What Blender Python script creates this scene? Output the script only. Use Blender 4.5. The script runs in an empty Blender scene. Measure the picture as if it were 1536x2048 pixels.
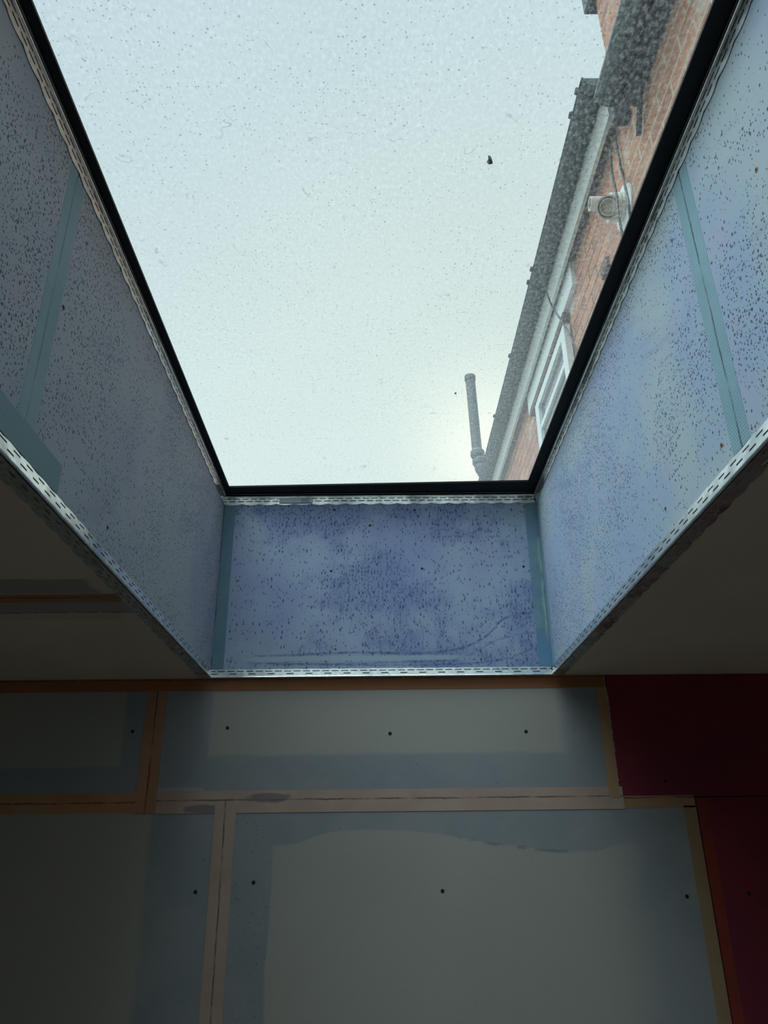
import bpy, bmesh, math, random
from mathutils import Vector, Matrix
random.seed(7)
SC = bpy.context.scene
COL = SC.collection

# ------------------------------------------------------------------ camera, sky, exposure
CAMZ = 1.959
PITCH, YAW, ROLL, FPX = 0.426808, 0.0080613, -0.0112278, 1534.556
_f = Vector((math.sin(YAW)*math.cos(PITCH), math.cos(YAW)*math.cos(PITCH), math.sin(PITCH)))
_r = Vector((math.cos(YAW), -math.sin(YAW), 0))
_u = _r.cross(_f)
RT = math.cos(ROLL)*_r + math.sin(ROLL)*_u
UP = -math.sin(ROLL)*_r + math.cos(ROLL)*_u
cd = bpy.data.cameras.new('camera')
cd.sensor_fit = 'VERTICAL'; cd.sensor_height = 24.0
cd.lens = FPX/2048*24.0
cd.clip_start = 0.02
cam = bpy.data.objects.new('camera', cd); COL.objects.link(cam)
M3 = Matrix((RT, UP, -_f)).transposed()
cam.matrix_world = Matrix.Translation((0, 0, CAMZ)) @ M3.to_4x4()
SC.camera = cam

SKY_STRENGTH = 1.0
BRIGHT_DIR = (-.26, -.16, .95)      # bright sky lobe added out of view, overhead and behind, to light the walls
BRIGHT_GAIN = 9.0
SC.view_settings.view_transform = 'Standard'
SC.view_settings.look = 'None'
SC.view_settings.gamma = 1
SC.view_settings.use_curve_mapping = False
SC.view_settings.exposure = 0.0

def at(px, py, ax, val):
    """point where the sight line of a photo pixel meets the plane axis=val (surveying helper)"""
    d = _f + RT*((px-768)/FPX) + UP*((1024-py)/FPX)
    v = val - (CAMZ if ax == 2 else 0)
    p = d*(v/d[ax])
    return Vector((p.x, p.y, p.z+CAMZ))

# ------------------------------------------------------------------ node helpers
class N:
    def __init__(s, tree): s.t = tree
    def new(s, typ, **kw):
        n = s.t.nodes.new(typ)
        for k, v in kw.items(): setattr(n, k, v)
        return n
    def put(s, sock, v):
        if isinstance(v, (int, float)): sock.default_value = v
        elif isinstance(v, (tuple, list)):
            sock.default_value = (*v, 1) if len(sock.default_value) == 4 and len(v) == 3 else v
        else: s.t.links.new(v, sock)
    def m(s, op, a, b=0.0, c=None, clamp=False):
        n = s.new('ShaderNodeMath', operation=op); n.use_clamp = clamp
        s.put(n.inputs[0], a); s.put(n.inputs[1], b)
        if c is not None: s.put(n.inputs[2], c)
        return n.outputs[0]
    def add(s, a, b): return s.m('ADD', a, b)
    def sub(s, a, b): return s.m('SUBTRACT', a, b)
    def mul(s, a, b): return s.m('MULTIPLY', a, b)
    def mx(s, a, b): return s.m('MAXIMUM', a, b)
    def mn(s, a, b): return s.m('MINIMUM', a, b)
    def ab(s, a): return s.m('ABSOLUTE', a)
    def ss(s, v, lo, hi, a=0.0, b=1.0):
        n = s.new('ShaderNodeMapRange', interpolation_type='SMOOTHSTEP')
        s.put(n.inputs[0], v); s.put(n.inputs[1], lo); s.put(n.inputs[2], hi)
        s.put(n.inputs[3], a); s.put(n.inputs[4], b)
        return n.outputs[0]
    def pos(s):
        g = s.new('ShaderNodeNewGeometry'); x = s.new('ShaderNodeSeparateXYZ')
        s.t.links.new(g.outputs['Position'], x.inputs[0])
        s.P = g.outputs['Position']
        return x.outputs[0], x.outputs[1], x.outputs[2]
    def vec(s, x, y, z):
        n = s.new('ShaderNodeCombineXYZ')
        s.put(n.inputs[0], x); s.put(n.inputs[1], y); s.put(n.inputs[2], z)
        return n.outputs[0]
    def noise(s, v, scale, detail=2.0, rough=.5, w=None):
        n = s.new('ShaderNodeTexNoise')
        s.put(n.inputs['Vector'], v); s.put(n.inputs['Scale'], scale)
        s.put(n.inputs['Detail'], detail); s.put(n.inputs['Roughness'], rough)
        return n.outputs[0]
    def voro(s, v, scale):
        n = s.new('ShaderNodeTexVoronoi', voronoi_dimensions='2D')
        s.put(n.inputs['Vector'], v); s.put(n.inputs['Scale'], scale)
        return n.outputs['Distance'], n.outputs['Color']
    def mix(s, f, a, b):
        n = s.new('ShaderNodeMix', data_type='RGBA')
        s.put(n.inputs[0], f); s.put(n.inputs[6], a); s.put(n.inputs[7], b)
        return n.outputs[2]
    def curve(s, v, lo, hi, pts, ylo, yhi):
        """piecewise curve y(v) through pts"""
        n = s.new('ShaderNodeFloatCurve')
        t = s.m('DIVIDE', s.sub(v, lo), hi-lo)
        s.put(n.inputs['Value'], t)
        cv = n.mapping.curves[0]
        q = [((a-lo)/(hi-lo), (b-ylo)/(yhi-ylo)) for a, b in pts]
        cv.points[0].location = q[0]; cv.points[1].location = q[-1]
        for a in q[1:-1]: cv.points.new(*a)
        n.mapping.update()
        return s.add(s.mul(n.outputs[0], yhi-ylo), ylo)
    def specks(s, v, scale, size, mask, thr=.55):
        """dark dots of random size where mask is high"""
        d, c = s.voro(v, scale)
        x = s.new('ShaderNodeSeparateXYZ'); s.t.links.new(c, x.inputs[0])
        pick = s.m('GREATER_THAN', s.add(x.outputs[0], mask), 1.0)
        rad = s.add(s.mul(x.outputs[1], size), size*.45)
        dot = s.ss(d, s.mul(rad, .55), rad, 1.0, 0.0)
        return s.mul(dot, pick)

def mat(name, fn, rough=.85, metal=0.0, bump=None, spec=None):
    m = bpy.data.materials.new(name); m.use_nodes = True
    t = m.node_tree; b = t.nodes['Principled BSDF']; n = N(t)
    r = fn(n) if callable(fn) else fn
    ex = {}
    if isinstance(r, dict): ex = r; r = r['color']
    n.put(b.inputs['Base Color'], r)
    n.put(b.inputs['Roughness'], ex.get('rough', rough)); b.inputs['Metallic'].default_value = metal
    if spec is not None: b.inputs['Specular IOR Level'].default_value = spec
    if 'bump' in ex:
        bp = n.new('ShaderNodeBump'); bp.inputs['Strength'].default_value = ex.get('bs', .4)
        bp.inputs['Distance'].default_value = ex.get('bd', .002)
        n.put(bp.inputs['Height'], ex['bump']); t.links.new(bp.outputs[0], b.inputs['Normal'])
    return m

# ------------------------------------------------------------------ sky
SUN_DIR = (at(985, 905, 1, 10.0) - Vector((0, 0, CAMZ))).normalized()
w = bpy.data.worlds.new('sky'); SC.world = w; w.use_nodes = True
t = w.node_tree; n = N(t); bg = t.nodes['Background']
tc = n.new('ShaderNodeTexCoord')
dt = n.new('ShaderNodeVectorMath', operation='DOT_PRODUCT')
t.links.new(tc.outputs['Generated'], dt.inputs[0]); dt.inputs[1].default_value = SUN_DIR
sx = n.new('ShaderNodeSeparateXYZ'); t.links.new(tc.outputs['Generated'], sx.inputs[0])
el = sx.outputs[2]
cosg = n.mx(dt.outputs['Value'], 0.0)
wide = n.m('POWER', cosg, 9.0)
tight = n.m('POWER', cosg, 260.0)
cloud = n.noise(tc.outputs['Generated'], 2.2, 3.0)
base = n.mix(n.ss(el, .3, .95), (.72, .84, .85), (.63, .79, .87))
col = n.mix(n.mul(wide, .75), base, (.82, .92, .84))
col = n.mix(n.mul(tight, .9), col, (1.25, 1.25, 1.05))
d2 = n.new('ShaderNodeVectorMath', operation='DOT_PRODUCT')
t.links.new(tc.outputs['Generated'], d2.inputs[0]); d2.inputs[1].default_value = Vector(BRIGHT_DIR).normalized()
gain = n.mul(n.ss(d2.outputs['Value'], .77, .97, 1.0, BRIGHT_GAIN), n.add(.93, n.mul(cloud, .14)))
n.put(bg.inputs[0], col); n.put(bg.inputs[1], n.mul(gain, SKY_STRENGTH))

# ------------------------------------------------------------------ materials
def spk_all(n, u, v, w3, stretch=1.0, dens=0.0, seed=0.0):
    """plaster specks: fine and coarse, in patches"""
    P = n.vec(n.add(u, seed), n.mul(v, stretch), w3)
    mk = n.ss(n.noise(n.vec(n.add(u, seed), v, w3), 3.2, 3.0, .6), .42, .60, .03, .60)
    mk = n.add(mk, dens)
    a = n.specks(P, 190, .26, mk)
    b = n.specks(P, 115, .22, n.mul(mk, .9))
    c = n.specks(P, 50, .10, .05)
    return n.mx(n.mx(a, b), c), mk

LINING = {}
def lining_mat(name, side):
    def f(n):
        x, y, z = n.pos()
        u, w3 = (x, y) if side == 'end' else (y, x)
        big = n.noise(n.vec(n.mul(u, 1.0), n.mul(z, 1.0), n.add(w3, 3.3)), 2.6, 3.0, .55)
        mid = n.noise(n.vec(u, z, w3), 9.0, 3.0, .6)
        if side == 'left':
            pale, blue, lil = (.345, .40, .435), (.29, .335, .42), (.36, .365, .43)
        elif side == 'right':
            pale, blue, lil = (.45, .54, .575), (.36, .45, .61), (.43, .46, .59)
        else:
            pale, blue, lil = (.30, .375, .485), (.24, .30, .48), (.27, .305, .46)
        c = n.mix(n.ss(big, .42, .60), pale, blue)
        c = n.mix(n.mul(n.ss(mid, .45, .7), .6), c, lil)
        st = .42 if side == 'end' else .8
        sp, mk = spk_all(n, u, z, w3, st, dens=.14 if side == 'end' else .10)
        if side == 'end':
            # blue absorbed patches where the specks are thick
            c = n.mix(n.mul(n.ss(mk, .15, .6), .6), c, (.15, .21, .40))
            fine = n.noise(n.vec(n.mul(u, 150), n.mul(z, 28), 1.0), 1.0, 2.0)
            c = n.mix(n.mul(n.mul(n.ss(fine, .5, .66), n.ss(mk, .1, .55)), .55), c, (.09, .13, .30))
            # trowel arcs near the foot of the board
            for pts, th, st_ in (([(-.36, 2.452), (-.1, 2.462), (.18, 2.464), (.28, 2.50), (.36, 2.56), (.45, 2.57)], .0035, .8),
                                 ([(-.30, 2.432), (.0, 2.434), (.20, 2.444), (.34, 2.50), (.45, 2.515)], .003, .55),
                                 ([(-.36, 2.436), (.1, 2.428), (.30, 2.437), (.42, 2.475), (.45, 2.49)], .0025, .7)):
                cz = n.curve(x, -.45, .46, [(-.45, pts[0][1])]+pts+[(.46, pts[-1][1])], 2.40, 2.60)
                dd = n.ab(n.add(n.sub(z, cz), n.mul(n.sub(mid, .5), .006)))
                br = n.ss(n.noise(n.vec(n.mul(u, 60), n.mul(z, 90), 0.0), 1.0, 2.0), .38, .62)
                lim = n.mul(n.ss(x, pts[0][0], pts[0][0]+.05), n.ss(x, pts[-1][0]-.05, pts[-1][0], 1.0, 0.0))
                c = n.mix(n.mul(n.mul(n.ss(dd, th*.3, th*1.6, 1.0, 0.0), lim), n.mul(n.add(n.mul(br, .7), .3), st_)), c, (.07, .10, .22))
            clean = n.mul(n.ss(n.ab(n.sub(z, 2.447)), .004, .009, 1.0, 0.0), n.ss(x, -.38, -.33))
            clean = n.mul(clean, n.ss(x, .18, .26, 1.0, 0.0))
            c = n.mix(n.mul(clean, .8), c, (.33, .42, .49))
            sp = n.mul(sp, n.sub(1.0, clean))
        else:
            # long sweeping float marks running with the board
            sw = n.noise(n.vec(n.mul(n.add(y, n.mul(z, .9)), 1.6), n.mul(n.sub(z, n.mul(y, .35)), 22), 0.0), 1.0, 3.0)
            c = n.mix(n.mul(n.ss(sw, .56, .74), .35), c, (.20, .27, .42))
            c = n.mix(n.mul(n.ss(sw, .44, .30), .30), c, (.40, .47, .50))
        c = n.mix(n.mul(sp, .85), c, (.035, .05, .13) if side == 'end' else (.022, .028, .055))
        return {'color': c, 'bump': n.mul(sp, -1.0), 'bs': .25, 'bd': .001}
    return mat(name, f, rough=.78)
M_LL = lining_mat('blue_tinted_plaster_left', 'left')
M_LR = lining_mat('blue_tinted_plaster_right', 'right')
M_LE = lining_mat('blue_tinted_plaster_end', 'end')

def tape_mat(name, c1, c2, axis, centre, half=.024, gap=.7, rib=860., gapw=.0013, orient='wall', ribf=.25, smudge=()):
    """self-adhesive mesh tape: cross threads, and the board joint showing through along its middle"""
    def f(n):
        x, y, z = n.pos()
        U = {'x': x, 'y': y, 'z': z}
        across = U[axis]
        along = {'wall': {'x': z, 'z': x}, 'side': {'y': z, 'z': y}, 'ceil': {'y': x, 'x': y}}[orient][axis]
        wob = n.mul(n.sub(n.noise(n.vec(n.mul(along, 9), 0.0, 0.0), 1.0, 4.0, .65), .5), .007)
        rb = n.m('SINE', n.mul(along, rib*2*math.pi/4))
        pt = n.noise(n.vec(x, y, z), 7.0, 4.0, .65)
        c = n.mix(n.ss(pt, .38, .66), c1, c2)
        c = n.mix(n.ss(rb, .1, .9, 0.0, ribf), c, tuple(k*.45 for k in c1))
        wob = n.add(wob, n.mul(n.sub(n.noise(n.vec(n.mul(along, 70), 0.0, 0.0), 1.0, 2.0), .5), .0022))
        d = n.ab(n.add(n.sub(across, centre), wob))
        fuzz = n.noise(n.vec(n.mul(along, 160), n.mul(across, 60), 0.0), 1.0, 2.0)
        fade = n.ss(n.noise(n.vec(n.mul(along, 11), 3.0, 0.0), 1.0, 3.0, .6), .36, .56, .15, 1.0)
        c = n.mix(n.mul(n.mul(n.ss(n.sub(d, n.mul(fuzz, .0022)), 0.0, gapw, 1.0, 0.0), gap), fade), c, (.012, .010, .010))
        for cx_, cz_, rx_, rz_ in smudge:
            e1 = n.m('POWER', n.m('DIVIDE', n.sub(x, cx_), rx_), 2.0); e2 = n.m('POWER', n.m('DIVIDE', n.sub(z, cz_), rz_), 2.0)
            q = n.add(n.add(e1, e2), n.mul(n.sub(n.noise(n.vec(n.mul(x, 30), n.mul(z, 60), 0.0), 1.0, 4.0, .7), .5), 2.2))
            c = n.mix(n.ss(q, .6, 1.3, .75, 0.0), c, (.13, .105, .125))
        return c
    return mat(name, f, rough=.8)

def board_mat():
    """grey ivory plasterboard with blue-grey primer bands brushed beside the joints"""
    def f(n):
        x, y, z = n.pos()
        mid = n.noise(n.vec(x, y, z), 5.0, 4.0, .6)
        wob = n.mul(n.sub(mid, .5), .03)
        xx = n.add(x, wob); zz = n.add(z, wob)
        def box(x0, x1, z0, z1, s=.004):
            a = n.mul(n.ss(xx, x0-s, x0+s), n.ss(xx, x1-s, x1+s, 1.0, 0.0))
            b = n.mul(n.ss(zz, z0-s, z0+s), n.ss(zz, z1-s, z1+s, 1.0, 0.0))
            return n.mul(a, b)
        base = n.mix(n.ss(n.noise(n.vec(x, y, z), 1.7, 2.0), .4, .62), (.30, .285, .25), (.325, .305, .265))
        prim = (.235, .242, .248); prim2 = (.205, .222, .235)
        k = 0.0
        masks = [box(-.58, -.435, 2.13, 2.37), box(-.655, -.56, 2.12, 2.37), box(-1.3, -.56, 2.10, 2.18),
                 box(-.44, .60, 2.10, 2.205, .006), box(.47, .60, 2.1, 2.37, .025),
                 box(-.56, -.385, 1.3, 2.12, .012), box(-.385, -.262, 1.3, 2.10), box(.60, .80, 1.3, 2.10, .06)]
        wave = n.curve(x, -.4, .8, [(-.4, 2.02), (-.25, 1.995), (-.1, 2.025), (.1, 2.02), (.3, 1.99), (.5, 1.975), (.6, 1.99), (.8, 1.985)], 1.9, 2.1)
        wv = n.mul(n.ss(n.add(n.sub(z, wave), n.mul(wob, .3)), -.001, .003), n.ss(x, -.39, -.38))
        wv = n.mul(wv, n.ss(z, 2.11, 2.12, 1.0, 0.0))
        masks.append(wv)
        tot = masks[0]
        for q in masks[1:]: tot = n.mx(tot, q)
        c = n.mix(n.mul(tot, .95), base, n.mix(n.ss(mid, .4, .6), prim, prim2))
        # dirt left along the lower rim of the primer
        edge = n.mul(n.ss(n.ab(n.sub(z, wave)), .001, .006, 1.0, 0.0), n.ss(x, .1, .3))
        edge = n.mul(n.mul(edge, n.ss(x, .48, .53, 1.0, 0.0)), n.ss(n.noise(n.vec(n.mul(x, 40), n.mul(z, 60), 0.0), 1.0, 3.0), .45, .6))
        c = n.mix(n.mul(edge, .5), c, (.07, .10, .10))
        # fine specks in the band beside the vertical joint
        P = n.vec(x, n.mul(z, .5), 0.0)
        sp = n.specks(P, 120, .11, n.add(n.mul(masks[6], .22), n.mul(tot, .015)))
        c = n.mix(n.mul(sp, .8), c, (.02, .035, .06))
        c = n.mix(n.mul(n.ss(n.noise(n.vec(x, y, z), 260, 2.0), .45, .75), .12), c, (.15, .16, .16))
        return c
    return mat('grey_plasterboard_primed', f, rough=.9)
M_BOARD = board_mat()
def pinkf(n):
    x, y, z = n.pos()
    a = n.noise(n.vec(x, y, z), 4.0, 4.0, .6)
    return n.mix(n.ss(a, .35, .7), (.17, .012, .022), (.12, .009, .026))
M_PINK = mat('red_fire_board', pinkf, rough=.85)
def ceilf(n):
    x, y, z = n.pos()
    a = n.noise(n.vec(x, y, z), 3.0, 4.0, .6)
    c = n.mix(n.ss(a, .35, .65), (.54, .45, .37), (.48, .41, .34))
    ed = n.mul(n.sub(n.noise(n.vec(n.mul(x, 6), n.mul(y, 14), 0.0), 1.0, 3.0), .5), .03)
    yy = n.add(y, ed); xx = n.add(x, n.mul(ed, 1.5))
    def band(y0, y1, x1, s=.006):
        return n.mul(n.mul(n.ss(yy, y0-s, y0+s), n.ss(yy, y1-s, y1+s, 1.0, 0.0)), n.ss(xx, x1-s*2, x1+s*2, 1.0, 0.0))
    m1 = band(1.232, 1.31, -.50); m2 = band(1.36, 1.43, -.47); m3 = n.mul(band(1.43, 1.475, -.50, .004), .35)
    sp = n.specks(n.vec(x, y, z), 160, .13, n.mul(n.add(m1, m2), .35))
    c = n.mix(n.mul(n.mx(n.mx(m1, m2), m3), .8), c, (.23, .225, .235))
    rim = n.mul(n.ss(n.ab(n.sub(yy, 1.425)), .001, .006, 1.0, 0.0), n.ss(xx, -.47, -.49))
    rim = n.mul(rim, n.ss(n.noise(n.vec(n.mul(x, 70), n.mul(y, 90), 0.0), 1.0, 3.0), .42, .55))
    c = n.mix(n.mul(n.mx(sp, rim), .8), c, (.03, .035, .05))
    return c
M_CEIL = mat('cream_grey_ceiling_board', ceilf, rough=.9)
M_WALLB = mat('timber_studwork', (.10, .075, .05), rough=.9)
M_DARKVOID = mat('black_membrane', (.012, .013, .015), rough=.95)
M_FLOOR = mat('dusty_concrete_floor', lambda n: n.mix(n.noise(n.pos()[0] and n.P, 3.0, 4.0), (.42, .36, .29), (.52, .46, .38)), rough=.9)
M_PLAINWALL = mat('grey_board_wall', lambda n: n.mix(n.noise(n.pos()[0] and n.P, 2.0, 3.0), (.30, .28, .25), (.36, .34, .31)), rough=.9)

def galvf(n):
    x, y, z = n.pos()
    a = n.noise(n.P, 90, 3.0, .6)
    b = n.noise(n.P, 14, 3.0, .6)
    c = n.mix(n.ss(a, .35, .7), (.62, .67, .67), (.80, .84, .82))
    c = n.mix(n.mul(n.ss(b, .5, .68), .55), c, (.36, .42, .44))
    return {'color': c, 'rough': n.ss(b, .35, .7, .20, .45)}
M_GALV = mat('galvanised_steel', galvf, metal=.85)
M_GALVB = mat('bead_slot_shadow_board', (.02, .022, .025), rough=1)
M_BLACK = mat('black_frame_coating', (.006, .007, .009), rough=.55, spec=.25)
M_SILVER = mat('mill_aluminium', (.7, .74, .75), rough=.3, metal=1)
M_PLASTER = mat('dried_plaster_blob', lambda n: n.mix(n.noise(n.pos()[0] and n.P, 60, 3.0), (.32, .42, .46), (.48, .58, .58)), rough=.8)

def glass_mat():
    m = bpy.data.materials.new('dusty_rooflight_glass'); m.use_nodes = True
    t = m.node_tree; t.nodes.remove(t.nodes['Principled BSDF']); n = N(t)
    out = t.nodes['Material Output']
    x, y, z = n.pos()
    P = n.vec(x, y, 0.0)
    big = n.noise(P, 2.0, 3.0)
    film = n.noise(P, 120, 3.0, .75)
    film2 = n.noise(n.vec(n.mul(x, 1.0), n.mul(y, .55), 2.0), 210, 2.0, .6)
    g = n.add(n.mul(n.ss(film, .35, .68), .5), n.mul(n.ss(film2, .38, .68), .5))
    fb = n.sub(1.0, n.new('ShaderNodeNewGeometry').outputs['Backfacing'])
    haze = n.mul(n.add(n.ss(y, 0.7, 2.0, .015, .11), n.mul(n.m('POWER', g, 1.5), n.ss(big, .3, .7, .09, .15))), fb)  # dust film; its rise toward the far end stands in for sun glare
    mk = n.ss(n.noise(P, 5.0, 3.0), .35, .7, .10, .42)
    sp = n.mx(n.specks(P, 170, .20, n.mul(mk, .55)), n.mul(n.specks(P, 70, .11, n.mul(mk, .4)), .9))
    # short wriggling hairs and smears of dirt
    hv, _ = n.voro(n.vec(n.add(x, n.mul(film, .012)), y, 0.0), 24)
    hn = n.noise(P, 26, 1.0)
    hair = n.mul(n.ss(n.ab(n.sub(hn, .5)), .004, .010, 1.0, 0.0), n.ss(n.noise(P, 17, 2.0), .60, .68))
    sp2 = n.mul(n.mx(sp, n.mul(hair, .55)), fb)
    tr = n.new('ShaderNodeBsdfTransparent'); n.put(tr.inputs[0], n.mix(fb, (1, 1, 1), (.80, .83, .825)))
    tl = n.new('ShaderNodeBsdfTranslucent'); n.put(tl.inputs[0], (.70, .73, .72))
    df = n.new('ShaderNodeBsdfDiffuse'); n.put(df.inputs[0], (.10, .105, .11))
    gl = n.new('ShaderNodeBsdfGlossy'); gl.inputs['Roughness'].default_value = .02
    mx1 = n.new('ShaderNodeMixShader'); n.put(mx1.inputs[0], haze)
    t.links.new(tr.outputs[0], mx1.inputs[1]); t.links.new(tl.outputs[0], mx1.inputs[2])
    mx2 = n.new('ShaderNodeMixShader'); n.put(mx2.inputs[0], n.mul(sp2, .42))
    t.links.new(mx1.outputs[0], mx2.inputs[1]); t.links.new(df.outputs[0], mx2.inputs[2])
    fr = n.new('ShaderNodeFresnel'); fr.inputs[0].default_value = 1.25
    bk = n.new('ShaderNodeNewGeometry').outputs['Backfacing']
    mx3 = n.new('ShaderNodeMixShader'); n.put(mx3.inputs[0], n.mul(n.mul(fr.outputs[0], .5), n.sub(1.0, bk)))
    t.links.new(mx2.outputs[0], mx3.inputs[1]); t.links.new(gl.outputs[0], mx3.inputs[2])
    t.links.new(mx3.outputs[0], out.inputs[0])
    return m
M_GLASS = glass_mat()

def brickf(n):
    x, y, z = n.pos()
    b = n.new('ShaderNodeTexBrick')
    b.inputs['Scale'].default_value = 1.0
    b.inputs['Brick Width'].default_value = .225; b.inputs['Row Height'].default_value = .075
    b.inputs['Mortar Size'].default_value = .007; b.inputs['Mortar Smooth'].default_value = .3
    b.inputs['Color1'].default_value = (.52, .25, .14, 1); b.inputs['Color2'].default_value = (.40, .18, .12, 1)
    lime = n.ss(n.noise(n.P, 1.6, 3.0), .5, .62)
    near = n.mul(n.ss(y, 2.9, 2.2), .9)
    n.put(b.inputs['Mortar'], n.mix(near, (.13, .09, .07), (.55, .50, .38)))
    n.put(b.inputs['Vector'], n.vec(n.add(y, x), z, 0.0))
    c = b.outputs[0]
    v = n.noise(n.P, 11, 4.0, .65)
    c = n.mix(n.ss(v, .4, .75, 0.0, .45), c, (.58, .36, .26))
    st = n.noise(n.vec(n.mul(y, 2.2), n.mul(z, 5.0), x), 1.0, 3.0, .6)
    c = n.mix(n.mul(n.ss(st, .56, .70), .65), c, (.56, .52, .44))
    soot = n.noise(n.vec(n.mul(y, 3), n.mul(z, 3), 4.0), 1.0, 3.0)
    c = n.mix(n.mul(n.ss(soot, .58, .75), .5), c, (.16, .10, .09))
    return c
M_BRICK = mat('red_brickwork', brickf, rough=.95)
M_GUTTER = mat('dark_grey_gutter_paint', lambda n: n.mix(n.noise(n.pos()[0] and n.P, 9, 4.0), (.035, .045, .05), (.07, .08, .08)), rough=.6)
M_LIP = mat('worn_gutter_lip', (.30, .34, .35), rough=.5)
M_WHITE = mat('weathered_white_upvc', lambda n: n.mix(n.noise(n.pos()[0] and n.P, 5, 3.0), (.62, .68, .66), (.74, .78, .75)), rough=.45)
M_FASCIA = mat('dull_white_fascia_board', lambda n: n.mix(n.noise(n.pos()[0] and n.P, 5, 3.0), (.46, .50, .46), (.58, .61, .56)), rough=.6)
M_SOFFIT = mat('brown_stained_soffit', lambda n: n.mix(n.noise(n.pos()[0] and n.P, 14, 4.0), (.07, .05, .04), (.16, .115, .09)), rough=.9)
M_TILE = mat('slate_roofing', lambda n: n.mix(n.noise(n.pos()[0] and n.P, 9, 3.0), (.06, .065, .07), (.12, .12, .12)), rough=.7)
M_PIPE = mat('grey_soil_pipe_plastic', (.10, .115, .11), rough=.5)
M_CREAM = mat('cream_flue_plastic', (.60, .585, .50), rough=.45)
M_FLANGE = mat('white_rubber_flange', (.78, .82, .80), rough=.5)
M_CABLE = mat('grey_cable_sheath', (.06, .065, .065), rough=.6)
M_WGLASS = mat('dark_window_pane', (.05, .06, .06), rough=.06, spec=1.0)
M_SCREW = mat('black_phosphate_screw', (.03, .028, .026), rough=.45, metal=.6)
M_BRASS = mat('rusty_screw_head', (.35, .22, .12), rough=.5, metal=.5)
M_HOLE = mat('screw_recess', (.006, .006, .006), rough=1)
M_DEBRIS = mat('damp_leaf_fragment', (.03, .02, .025), rough=.9)
M_CHIP = mat('torn_board_edge', (.35, .30, .27), rough=.95)

# ------------------------------------------------------------------ mesh helpers
def box(bm, x0, x1, y0, y1, z0, z1):
    vs = [bm.verts.new(p) for p in ((x0,y0,z0),(x1,y0,z0),(x1,y1,z0),(x0,y1,z0),(x0,y0,z1),(x1,y0,z1),(x1,y1,z1),(x0,y1,z1))]
    for q in ((0,3,2,1),(4,5,6,7),(0,1,5,4),(1,2,6,5),(2,3,7,6),(3,0,4,7)):
        bm.faces.new([vs[i] for i in q])
def prism(bm, pts, vecd):
    a = [bm.verts.new(p) for p in pts]; b = [bm.verts.new(Vector(p)+Vector(vecd)) for p in pts]
    bm.faces.new(a[::-1]); bm.faces.new(b)
    k = len(a)
    for i in range(k): bm.faces.new((a[i], a[(i+1) % k], b[(i+1) % k], b[i]))
def tube(bm, path, rads, seg=12, cap=True):
    path = [Vector(p) for p in path]
    if not isinstance(rads, (list, tuple)): rads = [rads]*len(path)
    prev = None; ref = None
    rings = []
    for i, p in enumerate(path):
        d = (path[min(i+1, len(path)-1)]-path[max(i-1, 0)])
        if d.length < 1e-9: d = path[i]-path[i-1] if i else Vector((0, 0, 1))
        d.normalize()
        if ref is None:
            ref = d.orthogonal().normalized()
        else:
            ref = (ref - d*ref.dot(d)).normalized()
        s = d.cross(ref)
        rings.append([bm.verts.new(p+(ref*math.cos(a)+s*math.sin(a))*rads[i]) for a in [2*math.pi*k/seg for k in range(seg)]])
    for a, b in zip(rings, rings[1:]):
        for k in range(seg): bm.faces.new((a[k], a[(k+1) % seg], b[(k+1) % seg], b[k]))
    if cap: bm.faces.new(rings[0][::-1]); bm.faces.new(rings[-1])
def hollow(bm, p0, p1, ro, ri, seg=24):
    """open pipe with a wall"""
    p0, p1 = Vector(p0), Vector(p1); d = (p1-p0).normalized(); r = d.orthogonal().normalized(); s = d.cross(r)
    R = []
    for p, q in ((p0, ro), (p1, ro), (p1, ri), (p0, ri)):
        R.append([bm.verts.new(p+(r*math.cos(2*math.pi*k/seg)+s*math.sin(2*math.pi*k/seg))*q) for k in range(seg)])
    for i in range(4):
        a, b = R[i], R[(i+1) % 4]
        for k in range(seg): bm.faces.new((a[k], a[(k+1) % seg], b[(k+1) % seg], b[k]))
def obj(name, bm, m, parent=None, smooth=False, bevel=0):
    bmesh.ops.recalc_face_normals(bm, faces=bm.faces)
    xs = [v.co for v in bm.verts]
    lo = Vector((min(c.x for c in xs), min(c.y for c in xs), min(c.z for c in xs)))
    hi = Vector((max(c.x for c in xs), max(c.y for c in xs), max(c.z for c in xs)))
    org = Vector(((lo.x+hi.x)/2, (lo.y+hi.y)/2, lo.z))
    if parent is not None: off = parent.location.copy() if parent.parent is None else parent.parent.location+parent.location
    else: off = Vector((0, 0, 0))
    for v in bm.verts: v.co -= org
    me = bpy.data.meshes.new(name); bm.to_mesh(me); bm.free()
    me.materials.append(m)
    if smooth:
        for p in me.polygons: p.use_smooth = True
    o = bpy.data.objects.new(name, me); COL.objects.link(o)
    o.location = org - off
    if parent is not None: o.parent = parent
    if bevel:
        b = o.modifiers.new('bevel', 'BEVEL'); b.width = bevel; b.segments = 2; b.limit_method = 'ANGLE'
    return o
def B(): return bmesh.new()
def boxes(*bs):
    bm = B()
    for b in bs: box(bm, *b)
    return bm
def struct(o): o['kind'] = 'structure'; return o
def tag(o, label, cat, group=None, kind=None):
    o['label'] = label; o['category'] = cat
    if group: o['group'] = group
    if kind: o['kind'] = kind
    return o
def thing(name, loc, label, cat, group=None):
    o = bpy.data.objects.new(name, None); COL.objects.link(o); o.location = loc; o.empty_display_size = .1
    return tag(o, label, cat, group)

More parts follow.
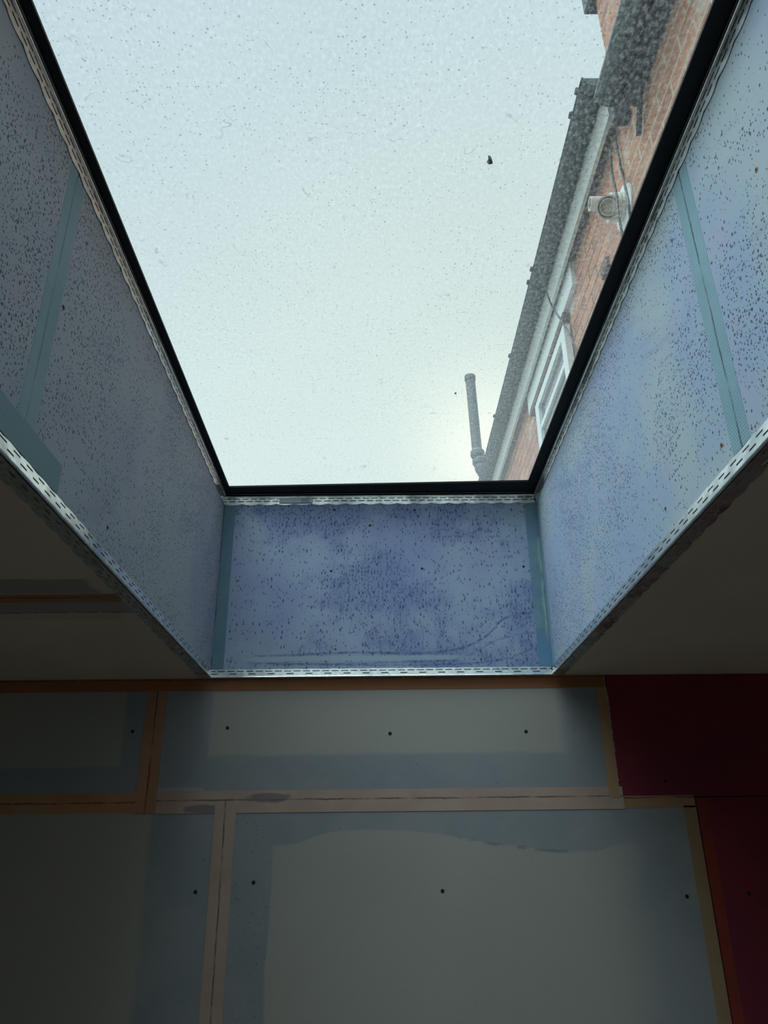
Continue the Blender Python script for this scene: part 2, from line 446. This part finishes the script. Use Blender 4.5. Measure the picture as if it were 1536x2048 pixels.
# ------------------------------------------------------------------ structure
ZC, ZT = 2.400, 2.930           # ceiling face, underside of rooflight frame
XL, XR = -.444, .456            # faces of the shaft linings
YE, YB = 2.004, -.95            # far and near ends of the shaft
YW = 2.017                      # face of the end wall boards
RX0, RX1, RY0 = -2.6, 2.5, -3.2
T = .0125
G = .012                        # boards stop short of the arris, under the beads
hx0, hx1, hy0, hy1 = XL-T, XR+T, YB-T, YE+T
def ring(z0, z1, X0, X1, Y0, Y1, a=hx0, b=hx1, c=hy0, d=hy1):
    return boxes((X0, a, Y0, Y1, z0, z1), (b, X1, Y0, Y1, z0, z1), (a, b, Y0, c, z0, z1), (a, b, d, Y1, z0, z1))
struct(obj('ceiling', ring(ZC, ZC+T, RX0, RX1, RY0, YW+T, XL-.021, XR+.021, YB-.021, YE+.0128), M_CEIL))
bm = ring(ZC+T, 2.62, RX0, RX1, RY0, YW+.30)
for b in ((hx0-.10, hx0, hy0-.1, hy1+.1), (hx1, hx1+.10, hy0-.1, hy1+.1), (hx0, hx1, hy0-.1, hy0), (hx0, hx1, hy1, hy1+.1)):
    box(bm, *b, 2.62, ZT-.0005)
struct(obj('trim_1', bm, M_DARKVOID))          # roof deck and upstand around the shaft
struct(obj('wall_far', boxes((RX0, RX1, YW+T+.002, YW+.30, 0, ZC+T)), M_WALLB))
struct(obj('wall_left', boxes((RX0-.1, RX0, RY0, YW+.3, 0, 2.6)), M_PLAINWALL))
struct(obj('wall_right', boxes((RX1, RX1+.1, RY0, YW+.3, 0, 2.6)), M_PLAINWALL))
struct(obj('floor', boxes((RX0-.1, RX1+.1, RY0-.1, YW+.3, -.1, 0)), M_FLOOR))
# back wall behind the camera, with an unseen opening added for fill daylight
DX0, DX1, DZ = -.45, .45, 2.0
struct(obj('wall_near', boxes((RX0, DX0, RY0-.1, RY0, 0, 2.6), (DX1, RX1, RY0-.1, RY0, 0, 2.6), (DX0, DX1, RY0-.1, RY0, DZ, 2.6)), M_PLAINWALL))

# ------------------------------------------------------------------ rooflight
gi = dict(xl=-.4235, xr=.4235, yl=1.958, yr=1.934)
bm = B()
z0, z1 = ZT, ZT+.0048
ox0, ox1, oy0, oy1 = XL-.06, XR+.06, YB-.06, YE+.06
outer = [(ox0, oy0), (ox1, oy0), (ox1, oy1), (ox0, oy1)]
inner = [(gi['xl'], YB+.03), (gi['xr'], YB+.03), (gi['xr'], gi['yr']), (gi['xl'], gi['yl'])]
for i in range(4):
    j = (i+1) % 4
    prism(bm, [(*outer[i], z0), (*outer[j], z0), (*inner[j], z0), (*inner[i], z0)], (0, 0, z1-z0))
wf = struct(obj('window_1', bm, M_BLACK))
obj('glass_pane', boxes((XL-.06, XR+.06, YB-.06, YE+.06, ZT+.005, ZT+.011)), M_GLASS, wf)
s = .0022; zs = ZT-.0045
obj('edge_trim', boxes((XL, XL+.0065, YB, YE, zs, zs+s), (XR-.0065, XR, YB, YE, zs, zs+s), (XL+.0065, XR-.0065, YE-.0065, YE, zs, zs+s)), M_SILVER, wf)

# ------------------------------------------------------------------ shaft linings (plasterboard sheets)
YJ = .838
def sheet(name, b, m, label): return tag(obj(name, boxes(b), m), label, 'plasterboard', )
zlo, zhi = ZC+.0195, ZT-.0275
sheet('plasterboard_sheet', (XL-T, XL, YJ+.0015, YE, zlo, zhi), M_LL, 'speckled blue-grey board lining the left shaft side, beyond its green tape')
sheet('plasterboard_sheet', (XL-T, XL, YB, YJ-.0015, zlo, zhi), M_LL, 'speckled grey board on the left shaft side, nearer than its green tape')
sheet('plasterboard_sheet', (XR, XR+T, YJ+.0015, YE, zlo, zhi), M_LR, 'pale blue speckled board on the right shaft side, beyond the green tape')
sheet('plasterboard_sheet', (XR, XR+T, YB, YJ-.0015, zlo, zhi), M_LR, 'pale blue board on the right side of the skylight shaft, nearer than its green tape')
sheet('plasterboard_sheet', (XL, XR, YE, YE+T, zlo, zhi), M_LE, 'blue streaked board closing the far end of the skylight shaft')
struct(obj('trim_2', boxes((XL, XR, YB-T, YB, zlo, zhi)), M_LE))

# ------------------------------------------------------------------ end wall boards
ZJ = CAMZ+.1365
def wb(x0, x1, z0, z1, m, label): return tag(obj('plasterboard_sheet', boxes((x0, x1, YW, YW+T, z0, z1)), m), label, 'plasterboard')
g = .0012
wb(-1.75, -.578-g, ZJ+g, ZC-.001, M_BOARD, 'short grey board, upper left of the end wall, left of the orange vertical tape')
wb(-.578+g, .592, ZJ+g, ZC-.001, M_BOARD, 'long grey board directly under the skylight end, above the pink horizontal tape')
wb(.595, 1.8, ZJ+g, ZC-.001, M_PINK, 'dark red fire board at the upper right of the end wall')
wb(-1.6, -.381-g, 0, ZJ-g, M_BOARD, 'grey board at the lower left of the end wall, left of the pink vertical tape')
wb(-.381+g, .776, 0, ZJ-g, M_BOARD, 'large grey board in the lower middle of the end wall with a wavy primer edge')
wb(.779, 1.98, 0, ZJ-g, M_PINK, 'dark red fire board at the lower right of the end wall')
wb(-2.6, -1.75-g, ZJ+g, ZC-.001, M_BOARD, 'grey board at the far upper left of the end wall')
wb(-2.6, -1.6-g, 0, ZJ-g, M_BOARD, 'grey board at the far lower left of the end wall')

# ------------------------------------------------------------------ mesh tapes
def tape(b, m, label, cat='joint tape', grp=None):
    return tag(obj('joint_tape', boxes(b), m), label, cat, grp)
OR1, OR2 = (.38, .17, .075), (.40, .23, .13)
PK1, PK2 = (.36, .245, .19), (.40, .285, .225)
e = .0005
MT = tape_mat
tape((-2.6, -.53, YW-e, YW, ZJ-.024, ZJ+.023), MT('orange_mesh_tape', OR1, OR2, 'z', ZJ), 'orange horizontal mesh tape at the left, between upper and lower wall boards')
tape((-.572, .60, YW-2*e, YW-e, ZJ-.026, ZJ+.026), MT('pink_mesh_tape', PK1, PK2, 'z', ZJ+.004, smudge=((-.435, ZJ-.016, .05, .010), (-.28, ZJ+.008, .055, .012))), 'long pale pink horizontal mesh tape across the middle of the end wall')
tape((.60, .775, YW-e, YW, ZJ-.024, ZJ+.004), MT('brown_mesh_tape', OR1, (.30, .19, .11), 'z', ZJ), 'short brown tape at the foot of the upper red board')
tape((-.604, -.552, YW-3*e, YW-2*e, ZJ-.026, ZC-.032), MT('orange_mesh_tape_upright', (.33, .17, .09), (.38, .22, .14), 'x', -.578), 'orange vertical mesh tape between the two upper grey boards')
tape((-.407, -.355, YW-3*e, YW-2*e, 1.0, ZJ+.002), MT('pink_mesh_tape_upright', PK1, PK2, 'x', -.381), 'pink vertical mesh tape running down between the two lower grey boards')
tape((-2.6, .59, YW-2*e, YW-e, ZC-.033, ZC-.001), MT('rust_mesh_tape', (.30, .11, .04), (.24, .11, .045), 'z', ZC-.004, gap=.5), 'rust-coloured tape along the top of the end wall, under the ceiling')
tape((.566, .592, YW-3*e, YW-2*e, ZJ+.0, ZC-.033), MT('tan_mesh_tape', (.33, .20, .10), (.36, .23, .13), 'x', .62, gap=0), 'narrow tan tape beside the upper red board')
tape((.745, .776, YW-e, YW, 1.0, ZJ-.02), MT('tan_mesh_tape_low', (.27, .17, .09), (.30, .20, .11), 'x', .80, gap=0), 'tan tape down the right edge of the large lower grey board')
tape((.779, .805, YW-e, YW, 1.0, ZJ-.004), MT('red_mesh_tape', (.21, .022, .010), (.16, .018, .012), 'x', .7, gap=0), 'bright red strip of tape down the left edge of the lower red board')
tape((RX0, -.466, 1.315, 1.362, ZC-e, ZC), MT('brown_ceiling_tape', (.33, .17, .08), (.25, .13, .08), 'y', 1.332, orient='ceil', gap=.75, gapw=.004), 'brown tape on the ceiling left of the skylight, between two primer patches')
TE1, TE2 = (.21, .36, .39), (.27, .40, .43)
tape((XL, XL+e, YJ-.026, YJ+.024, ZC+.028, ZT-.040), MT('teal_mesh_tape_left', TE1, TE2, 'y', YJ-.004, orient='side', gap=.35, ribf=.4), 'teal mesh tape over the upright joint on the left side of the skylight shaft')
tape((XR-e, XR, YJ-.024, YJ+.026, ZC+.026, ZT-.036), MT('teal_mesh_tape_right', (.27, .43, .50), (.32, .49, .57), 'y', YJ, orient='side', gap=.75, ribf=.55), 'teal mesh tape over the upright joint on the right side of the skylight shaft')
tape((XL+e, XL+2*e, .60, .955, ZC+.024, ZC+.068), MT('teal_mesh_tape_low', (.19, .325, .35), (.22, .32, .37), 'z', ZC, orient='side', gap=0, ribf=.5), 'teal mesh tape lying along the lower bead at the left end of the skylight shaft')
tape((XL+.001, XL+.034, YE-e, YE, ZC+.022, ZT-.036), MT('corner_tape_left', (.11, .21, .27), (.14, .25, .29), 'x', XL+.001, gap=.8, ribf=.3), 'teal corner tape at the left edge of the shaft end board')
def ctm():
    def f(n):
        x, y, z = n.pos()
        a = n.noise(n.P, 9, 4.0, .6)
        c = n.mix(n.ss(a, .38, .62), (.13, .23, .32), (.17, .28, .33))
        c = n.mix(n.mul(n.ss(z, ZC+.12, ZC+.06), .7), c, (.10, .24, .42))
        wob = n.mul(n.sub(n.noise(n.vec(0.0, 0.0, n.mul(z, 14)), 1.0, 3.0), .5), .012)
        d = n.ab(n.add(n.sub(x, XR-.006), wob))
        lim = n.mul(n.ss(z, ZC+.08, ZC+.14), n.ss(z, ZT-.10, ZT-.16))
        brk = n.ss(n.noise(n.vec(0.0, n.mul(x, 30), n.mul(z, 30)), 1.0, 3.0), .35, .6)
        c = n.mix(n.mul(n.mul(n.mul(n.ss(d, .001, .006, 1.0, 0.0), lim), .7), brk), c, (.30, .46, .38))
        sp = n.specks(n.vec(x, n.mul(z, .5), 0.0), 150, .13, .2)
        return n.mix(n.mul(sp, .7), c, (.03, .06, .10))
    return mat('corner_tape_right', f, rough=.8)
tape((XR-.036, XR-.001, YE-e, YE, ZC+.022, ZT-.036), ctm(), 'blue-green corner tape with pale yellow-green streak, right edge of the shaft end board')
tape((XR-e, XR, YE-.03, YE-.001, ZC+.022, ZT-.036), MT('corner_return_right', (.24, .37, .50), (.26, .36, .47), 'y', YE-.001, orient='side', gap=.5, ribf=.2), 'thin blue return of corner tape at the far end of the right shaft side')
# ------------------------------------------------------------------ beads
def wing(bm, o, along, out, nrm, L, W, rows, th=.0006, scallop=0.0, lift=(.0016, .0016), seed=0, step=.0124):
    """slotted wing of an angle bead. rows = [(distance from nose, slot height, period cells, filled cells, offset)]"""
    o, along, out, nrm = Vector(o), Vector(along), Vector(out), Vector(nrm)
    rr = random.Random(seed)
    nc = int(L/step)
    cuts = [0.0]
    for d, h, *_ in rows: cuts += [d-h/2, d+h/2]
    cuts.append(W)
    grid = {}
    sub = 2
    def V(i, k, j):
        key = (i, k)
        if key not in grid:
            s_ = min(i*step/sub, L); d = cuts[k]
            if k == len(cuts)-1 and scallop: d += scallop*abs(math.sin(math.pi*i/(sub*4))) - scallop*.5
            p = o + along*s_ + out*d + nrm*(lift[0]+(lift[1]-lift[0])*d/W)
            grid[key] = bm.verts.new(p)
        return grid[key]
    faces = []
    for i in range(nc*sub):
        for k in range(len(cuts)-1):
            if k % 2 == 1:
                d, h, per, fill, off = rows[(k-1)//2]
                if (i+off) % per < fill: continue
            faces.append(bm.faces.new((V(i, k, 0), V(i+1, k, 0), V(i+1, k+1, 0), V(i, k+1, 0))))
    # thickness
    r = bmesh.ops.extrude_face_region(bm, geom=faces)
    for v in r['geom']:
        if isinstance(v, bmesh.types.BMVert): v.co += nrm*th
ROWS_IN = [(.0072, .0027, 8, 3, 0), (.0142, .0022, 4, 3, 1)]
def bead(name, parts, nose, label, blobs=()):
    root_bm = B()
    for p in parts: wing(root_bm, *p[0], **p[1])
    tube(root_bm, nose, .0022, 8)
    return tag(obj(name, root_bm, M_GALV), label, 'corner bead', 'metal corner beads around the skylight shaft')
L = YE-YB
ROWS_C = [(.0080, .0028, 6, 3, 0), (.0165, .0028, 6, 3, 3)]
Wd = .0235
bead('corner_bead', [(((XL, YB, ZC), (0, 1, 0), (0, 0, 1), (1, 0, 0), L, Wd-.002, ROWS_C), dict(scallop=.002, seed=1, lift=(.0055, .0012))),
                     (((XL, YB, ZC), (0, 1, 0), (-1, 0, 0), (0, 0, -1), L, Wd+.002, ROWS_C), dict(scallop=.004, seed=2))],
     [(XL+.004, YB, ZC-.001), (XL+.004, YE, ZC-.001)], 'slotted metal corner bead along the lower left edge of the skylight shaft')
bead('corner_bead', [(((XR, YB, ZC), (0, 1, 0), (0, 0, 1), (-1, 0, 0), L, Wd, ROWS_C), dict(scallop=.001, seed=3, lift=(.0055, .0012))),
                     (((XR, YB, ZC), (0, 1, 0), (1, 0, 0), (0, 0, -1), L, Wd+.002, ROWS_C), dict(scallop=.004, seed=4))],
     [(XR-.004, YB, ZC-.001), (XR-.004, YE, ZC-.001)], 'slotted metal corner bead along the lower right edge of the skylight shaft')
bead('corner_bead', [(((XL+.002, YE, ZC), (1, 0, 0), (0, 0, 1), (0, -1, 0), XR-XL-.004, .0195, ROWS_IN), dict(scallop=.001, seed=5, lift=(.0045, .0012)))],
     [(XL, YE-.004, ZC-.001), (XR, YE-.004, ZC-.001)], 'slotted metal corner bead along the bottom of the shaft end board')
ROWS_T = [(.007, .0022, 4, 3, 0), (.0145, .0024, 4, 3, 2)]
ZU = ZT-.010
bead('corner_bead', [(((XL, YB, ZU), (0, 1, 0), (0, 0, -1), (1, 0, 0), L, .0225, ROWS_T), dict(scallop=.0035, seed=6, lift=(.0040, .0010)))],
     [(XL+.0040, YB, ZU), (XL+.0040, YE, ZU)], 'slotted metal bead along the upper left shaft edge, against the black frame')
bead('corner_bead', [(((XR, YB, ZU), (0, 1, 0), (0, 0, -1), (-1, 0, 0), L, .0225, ROWS_T), dict(scallop=.0035, seed=7, lift=(.0040, .0010)))],
     [(XR-.0040, YB, ZU), (XR-.0040, YE, ZU)], 'slotted metal bead along the upper right shaft edge, against the black frame')
bead('corner_bead', [(((XL+.002, YE, ZU), (1, 0, 0), (0, 0, -1), (0, -1, 0), XR-XL-.004, .024, ROWS_T), dict(scallop=.0035, seed=8, lift=(.0040, .0010)))],
     [(XL, YE-.0040, ZU), (XR, YE-.0040, ZU)], 'slotted metal bead with a paper label, along the top of the shaft end board')
# little paper label stuck over the upper far bead
def labf(n):
    x, y, z = n.pos()
    bar = n.m('SINE', n.mul(x, 1500.))
    inb = n.mul(n.ss(x, -.222, -.221), n.ss(x, -.196, -.197))
    return n.mix(n.mul(n.mul(n.ss(bar, -.2, .3), inb), .8), (.50, .60, .64), (.10, .14, .18))
tag(obj('sticker', boxes((-.285, -.190, YE-.0062, YE-.0056, ZU-.021, ZU-.005)), mat('sticker_paper', labf, rough=.5)), 'small pale bar-marked sticker on the bead above the shaft end board', 'sticker')

# ------------------------------------------------------------------ screws
def screw(px, py, ax, val, nrm, r, m, label, grp):
    p = at(px, py, ax, val); nrm = Vector(nrm)
    e_ = thing('drywall_screw', p, label, 'screw', grp)
    bm = B(); tube(bm, [p-nrm*.001, p+nrm*.0004, p+nrm*.0007], [r, r, r*.7], 14)
    obj('head', bm, m, e_)
    a = nrm.orthogonal().normalized(); b = nrm.cross(a); bm = B()
    for u_, v_ in ((a, b), (b, a)):
        c0 = [p+nrm*.0006+u_*s1*r*.55+v_*s2*r*.14 for s1, s2 in ((-1, -1), (1, -1), (1, 1), (-1, 1))]
        prism(bm, c0, nrm*.0003)
    obj('recess', bm, M_HOLE, e_)
WL = [(265, 1463, 'screw high on the end wall, left of the orange vertical tape'),
      (455, 1456, 'screw under the left end of the skylight, right of the orange vertical tape'),
      (780, 1467, 'screw in the upper grey board under the middle of the skylight end'),
      (1052, 1463, 'screw in the upper grey board towards its right end'),
      (885, 1782, 'screw in the middle of the large lower grey board'),
      (1374, 1793, 'screw near the right edge of the large lower grey board'),
      (391, 1784, 'screw just left of the pink vertical tape'),
      (507, 1765, 'screw just right of the pink vertical tape, in the blue primer band'),
      (1330, 1562, 'screw low in the upper dark red board'),
      (1498, 1787, 'screw in the lower dark red board')]
for px, py, lb in WL:
    screw(px, py, 1, YW, (0, -1, 0), .0046, M_SCREW, 'dark round '+lb, 'screws in the end wall boards')
EL = [(497, 1013, 'at the top left corner'), (669, 1020, 'at the top, left of the middle'), (829, 1020, 'at the top, right of the middle'),
      (1048, 1013, 'at the top right corner'), (662, 1142, 'in the centre, left one'), (844, 1137, 'in the centre, right one'),
      (1047, 1133, 'at mid height by the right corner'), (477, 1161, 'at mid height by the left corner'),
      (671, 1298, 'near the bottom, left of the middle'), (740, 1051, 'high up in the middle')]
for i, (px, py, lb) in enumerate(EL):
    screw(px, py, 1, YE, (0, -1, 0), .0034, M_BRASS if i in (0, 3, 7, 8) else M_SCREW, 'small screw in the shaft end board, '+lb, 'screws in the shaft end board')
for px, py, lb in ((1513, 339, 'rusty screw high on the right shaft side, nearest the photo edge'), (1443, 890, 'rusty screw low on the right shaft side, at the tape foot'),
                   (1331, 1017, 'rusty screw on the right shaft side above the middle of the lower bead')):
    screw(px, py, 0, XR, (-1, 0, 0), .0036, M_BRASS, lb, 'screws in the shaft sides')
for px, py, lb in ((76, 880, 'rusty screw on the left shaft side, right of the tape foot'), (215, 1055, 'dark screw on the left shaft side above the lower bead'),
                   (127, 615, 'small screw on the left shaft side at the right edge of the teal tape')):
    screw(px, py, 0, XL, (1, 0, 0), .0036, M_BRASS if px == 76 else M_SCREW, lb, 'screws in the shaft sides')
# torn paper edge of the upper right joint
bm = B()
rr = random.Random(3)
z = ZJ+.004
while z < ZC-.04:
    h = rr.uniform(.006, .02); wv = rr.uniform(.0006, .0022)
    box(bm, .592, .592+wv+.0006, YW-.0012, YW, z, z+h*.9); z += h
tag(obj('torn_paper_edge', bm, M_CHIP), 'pale torn board edge beside the upper red board', 'board edge')
# debris on the glass
def blob(p, pts, m, label, th=.002):
    bm = B(); prism(bm, [(p.x+a, p.y+b, ZT+.011) for a, b in pts], (0, 0, th))
    tag(obj('debris_fragment', bm, m), label, 'debris')
p = at(980, 321, 2, ZT+.011)
blob(p, [(-.004, -.008), (.0005, -.006), (.003, -.001), (.005, .006), (-.001, .0075), (-.0045, .004), (-.0025, -.001)], M_DEBRIS, 'dark leaf scrap lying on the glass, right of its middle')
p = at(911, 787, 2, ZT+.011)
blob(p, [(-.002, -.003), (.0025, -.001), (.002, .004), (-.002, .003)], M_DEBRIS, 'tiny dark crumb on the glass left of the upright pipe')

# ------------------------------------------------------------------ neighbouring house
XWH = 1.06
def Z(r): return r+CAMZ
H = thing('brick_house', (1.3, 3.5, 2.66), 'red brick house with dark gutters seen through the right side of the skylight', 'house')
YF = 6.35
hw = obj('brick_wall', boxes((XWH, XWH+.3, -1.5, 2.16, 2.66, Z(2.80)), (XWH, XWH+.3, 2.16, YF, 2.66, Z(3.02)), (XWH+.3, 4.0, YF-.3, YF, 2.66, Z(3.02))), M_BRICK, H)
# near eaves A
def gutter(name, xc, zc, r, y0, y1, brackets, lipm):
    bm = B(); seg = 12
    prof = [(math.cos(math.pi+math.pi*k/seg)*r, math.sin(math.pi+math.pi*k/seg)*r) for k in range(seg+1)]
    prof += [(a*.93, b*.93) for a, b in prof[::-1]]
    prism(bm, [(xc+a, y0, zc+b) for a, b in prof], (0, y1-y0, 0))
    for ye in (y0, y1-.004):     # stop ends
        prism(bm, [(xc+a, ye, zc+b) for a, b in prof[:seg+1]], (0, .004, 0))
    o = obj(name, bm, M_GUTTER, H)
    bm = B(); tube(bm, [(xc-r, y0, zc+.002), (xc-r, y1, zc+.002)], .005, 8)
    obj('rolled_lip', bm, lipm, o)
    for y in brackets:
        bm = B()
        q = [(math.cos(math.pi+math.pi*k/seg)*(r+.007), math.sin(math.pi+math.pi*k/seg)*(r+.007)) for k in range(seg+1)]
        q += [(a*r/(r+.007), b*r/(r+.007)) for a, b in q[::-1]]
        prism(bm, [(xc+a, y, zc+b) for a, b in q], (0, .03, 0))
        tube(bm, [(xc-r-.009, y+.002, zc+.004), (xc-r-.009, y+.028, zc+.004)], .009, 8)
        obj('bracket', bm, M_GUTTER, o)
    return o
gutter('gutter', .932, Z(2.775), .052, -1.4, 2.11, (1.62,), M_LIP)
gutter('gutter', .953, Z(3.085), .053, 2.25, 6.15, (2.30, 2.42, 3.42, 3.53, 4.25, 5.02), M_GUTTER)
obj('fascia_board', boxes((.984, 1.0, -1.4, 2.13, Z(2.74), Z(2.85))), M_GUTTER, H)
obj('fascia_board', boxes((1.0, 1.018, 2.27, 6.2, Z(2.895), Z(3.14))), M_FASCIA, H)
obj('soffit_board', boxes((1.0, XWH, -1.4, 2.13, Z(2.752), Z(2.762))), M_GUTTER, H)
obj('soffit_board', boxes((1.018, XWH, 2.2, 6.2, Z(2.92), Z(2.93))), M_SOFFIT, H)
bm = B(); prism(bm, [(.93, -1.4, Z(2.86)), (2.3, -1.4, Z(3.9)), (2.3, -1.4, Z(3.98)), (.93, -1.4, Z(2.89))], (0, 3.56, 0))
obj('roof_slope', bm, M_TILE, H)
bm = B(); prism(bm, [(.95, 2.62, Z(3.15)), (2.6, 2.62, Z(4.2)), (2.6, 2.62, Z(4.28)), (.95, 2.62, Z(3.18))], (0, 3.7, 0))
obj('roof_slope', bm, M_TILE, H)
bm = boxes((.96, XWH, 6.2, 6.35, Z(2.86), Z(3.17))); obj('eaves_box_end', bm, M_SOFFIT, H)
# step between the two eaves
obj('eaves_box_end', boxes((.99, XWH+.3, 2.2, 2.26, Z(2.80), Z(3.08))), M_GUTTER, H)
ch = obj('chimney_stack', boxes((1.3, 1.85, 1.95, 2.86, Z(3.0), Z(4.58)), (1.3, 1.85, 1.95, 2.86, Z(4.80), Z(5.2))), M_BRICK, H)
obj('chimney_cap', boxes((1.25, 1.90, 1.90, 2.93, Z(4.58), Z(4.80))), M_GUTTER, ch)
# downpipe and bracket at the gutter step
bm = B(); tube(bm, [(1.02, 2.0, Z(2.755)), (1.025, 2.02, Z(2.70)), (1.04, 2.10, Z(2.66)), (1.04, 2.14, Z(2.60))], .011, 12)
obj('downpipe', bm, M_GUTTER, H, smooth=True)
# lintel and window
obj('lintel_board', boxes((1.035, XWH, 3.19, 4.5, Z(2.765), Z(2.915))), M_WHITE, H)
obj('window_hood', boxes((1.02, XWH, 3.38, 4.40, Z(2.69), Z(2.735))), M_SOFFIT, H)
hwf = obj('window_frame', boxes((1.015, 1.05, 3.38, 4.22, Z(2.60), Z(2.655)), (1.015, 1.05, 4.13, 4.22, Z(1.7), Z(2.60)),
          (1.015, 1.05, 3.38, 3.46, Z(1.7), Z(2.60)), (1.02, 1.05, 3.46, 4.13, Z(2.44), Z(2.475))), M_WHITE, H)
obj('window_pane', boxes((1.035, 1.045, 3.46, 4.13, Z(1.7), Z(2.44)), (1.035, 1.045, 3.46, 4.13, Z(2.475), Z(2.60))), M_WGLASS, hwf)
obj('air_vent', boxes((1.045, XWH, *sorted((at(1219, 516, 0, XWH).y, at(1219, 516, 0, XWH).y+.10)), at(1219, 521, 0, XWH).z-.03, at(1219, 521, 0, XWH).z+.02)), M_SOFFIT, H)

# flue terminal
c = at(1251, 415, 0, XWH)
F = thing('flue_terminal', c, 'cream boiler flue elbow with a round white flange on the brick wall', 'flue')
bm = B(); tube(bm, [c+Vector((.0, 0, 0)), c+Vector((-.008, 0, 0)), c+Vector((-.012, 0, 0))], [.098, .098, .085], 32)
obj('flange', bm, M_FLANGE, F)
bm = B()
pth = []; rad = []
for i in range(8):
    pth.append(c+Vector((-.012-i*.008, 0, 0))); rad.append(.062 if i % 2 else .058)
tube(bm, pth, rad, 28); obj('ribbed_body', bm, M_CREAM, F)
bm = B(); hollow(bm, c+Vector((-.06, .0, .022)), c+Vector((-.150, 0, .022)), .030, .025, 24); obj('outlet_pipe', bm, M_CREAM, F)
bm = B(); hollow(bm, c+Vector((-.075, -.0, .0)), c+Vector((-.088, -.035, -.035)), .050, .043, 28)
hollow(bm, c+Vector((-.080, -.010, -.010)), c+Vector((-.086, -.032, -.030)), .036, .031, 24)
tube(bm, [c+Vector((-.070, 0, 0)), c+Vector((-.080, -.018, -.018))], [.05, .044], 24)
obj('inlet_ring', bm, M_CREAM, F)
# cables
def cable(pts, label, r=.0055):
    pts = [Vector(p) for p in pts]; out = []
    for i in range(len(pts)-1):
        p0, p1, p2, p3 = pts[max(i-1, 0)], pts[i], pts[i+1], pts[min(i+2, len(pts)-1)]
        for k in range(6):
            u = k/6
            out.append(.5*((2*p1)+(p2-p0)*u+(2*p0-5*p1+4*p2-p3)*u*u+(3*p1-p0-3*p2+p3)*u**3))
    out.append(pts[-1]); bm = B(); tube(bm, out, r, 8)
    return tag(obj('cable', bm, M_CABLE, smooth=True), label, 'cable')
def wp(l, x): return [at(a, b, 0, x) for a, b in l]
cable(wp([(1227, 238), (1231, 275), (1239, 320), (1247, 358)], 1.045)+wp([(1256, 400), (1260, 430), (1264, 452)], .93), 'thin grey cable hanging down the brick beside the flue flange')
cable(wp([(1221, 300), (1224, 345), (1232, 385)], .95)+wp([(1237, 430), (1246, 475), (1252, 500)], .93), 'thin grey cable passing in front of the flue body')
cable([at(1078, 540, 0, .89), at(1092, 580, 0, .92), at(1104, 612, 0, .96), at(1122, 640, 0, .99), at(1140, 670, 0, 1.0), at(1152, 700, 0, 1.01), at(1162, 735, 0, 1.02)], 'grey cable crossing the gutter and the white lintel board', .005)
# soil pipe at the far corner
YP = 6.42
a0, a1 = at(940, 756, 1, YP), at(955, 908, 1, YP)
S = thing('soil_vent_pipe', at(968, 975, 1, YP), 'upright grey vent pipe rising beyond the far end of the gutter', 'pipe')
bm = B(); hollow(bm, a1+Vector((0, 0, -.05)), a0, .048, .043, 28); obj('pipe', bm, M_PIPE, S, smooth=False)
bm = B(); hollow(bm, a0+Vector((0, 0, -.03)), a0+Vector((0, 0, .02)), .054, .043, 28); obj('rim', bm, M_PIPE, S)
bm = B(); b0 = a1
tube(bm, [b0+Vector((0, 0, .04)), b0+Vector((0, 0, .02)), b0+Vector((0, 0, -.02)), b0+Vector((0, 0, -.04))], [.055, .068, .068, .058], 24)
tube(bm, [b0+Vector((.005, 0, -.05)), b0+Vector((.01, 0, -.07)), b0+Vector((.013, 0, -.10)), b0+Vector((.018, 0, -.12))], [.058, .066, .066, .055], 24)
obj('socket_collar', bm, M_PIPE, S)
bm = B(); tube(bm, [b0+Vector((.012, 0, -.10)), b0+Vector((.02, 0, -.16)), b0+Vector((.05, 0, -.22)), b0+Vector((.085, 0, -.27)), b0+Vector((.10, 0, -.34)), b0+Vector((.10, 0, -2.2))], .055, 20)
obj('swan_neck', bm, M_PIPE, S, smooth=True)
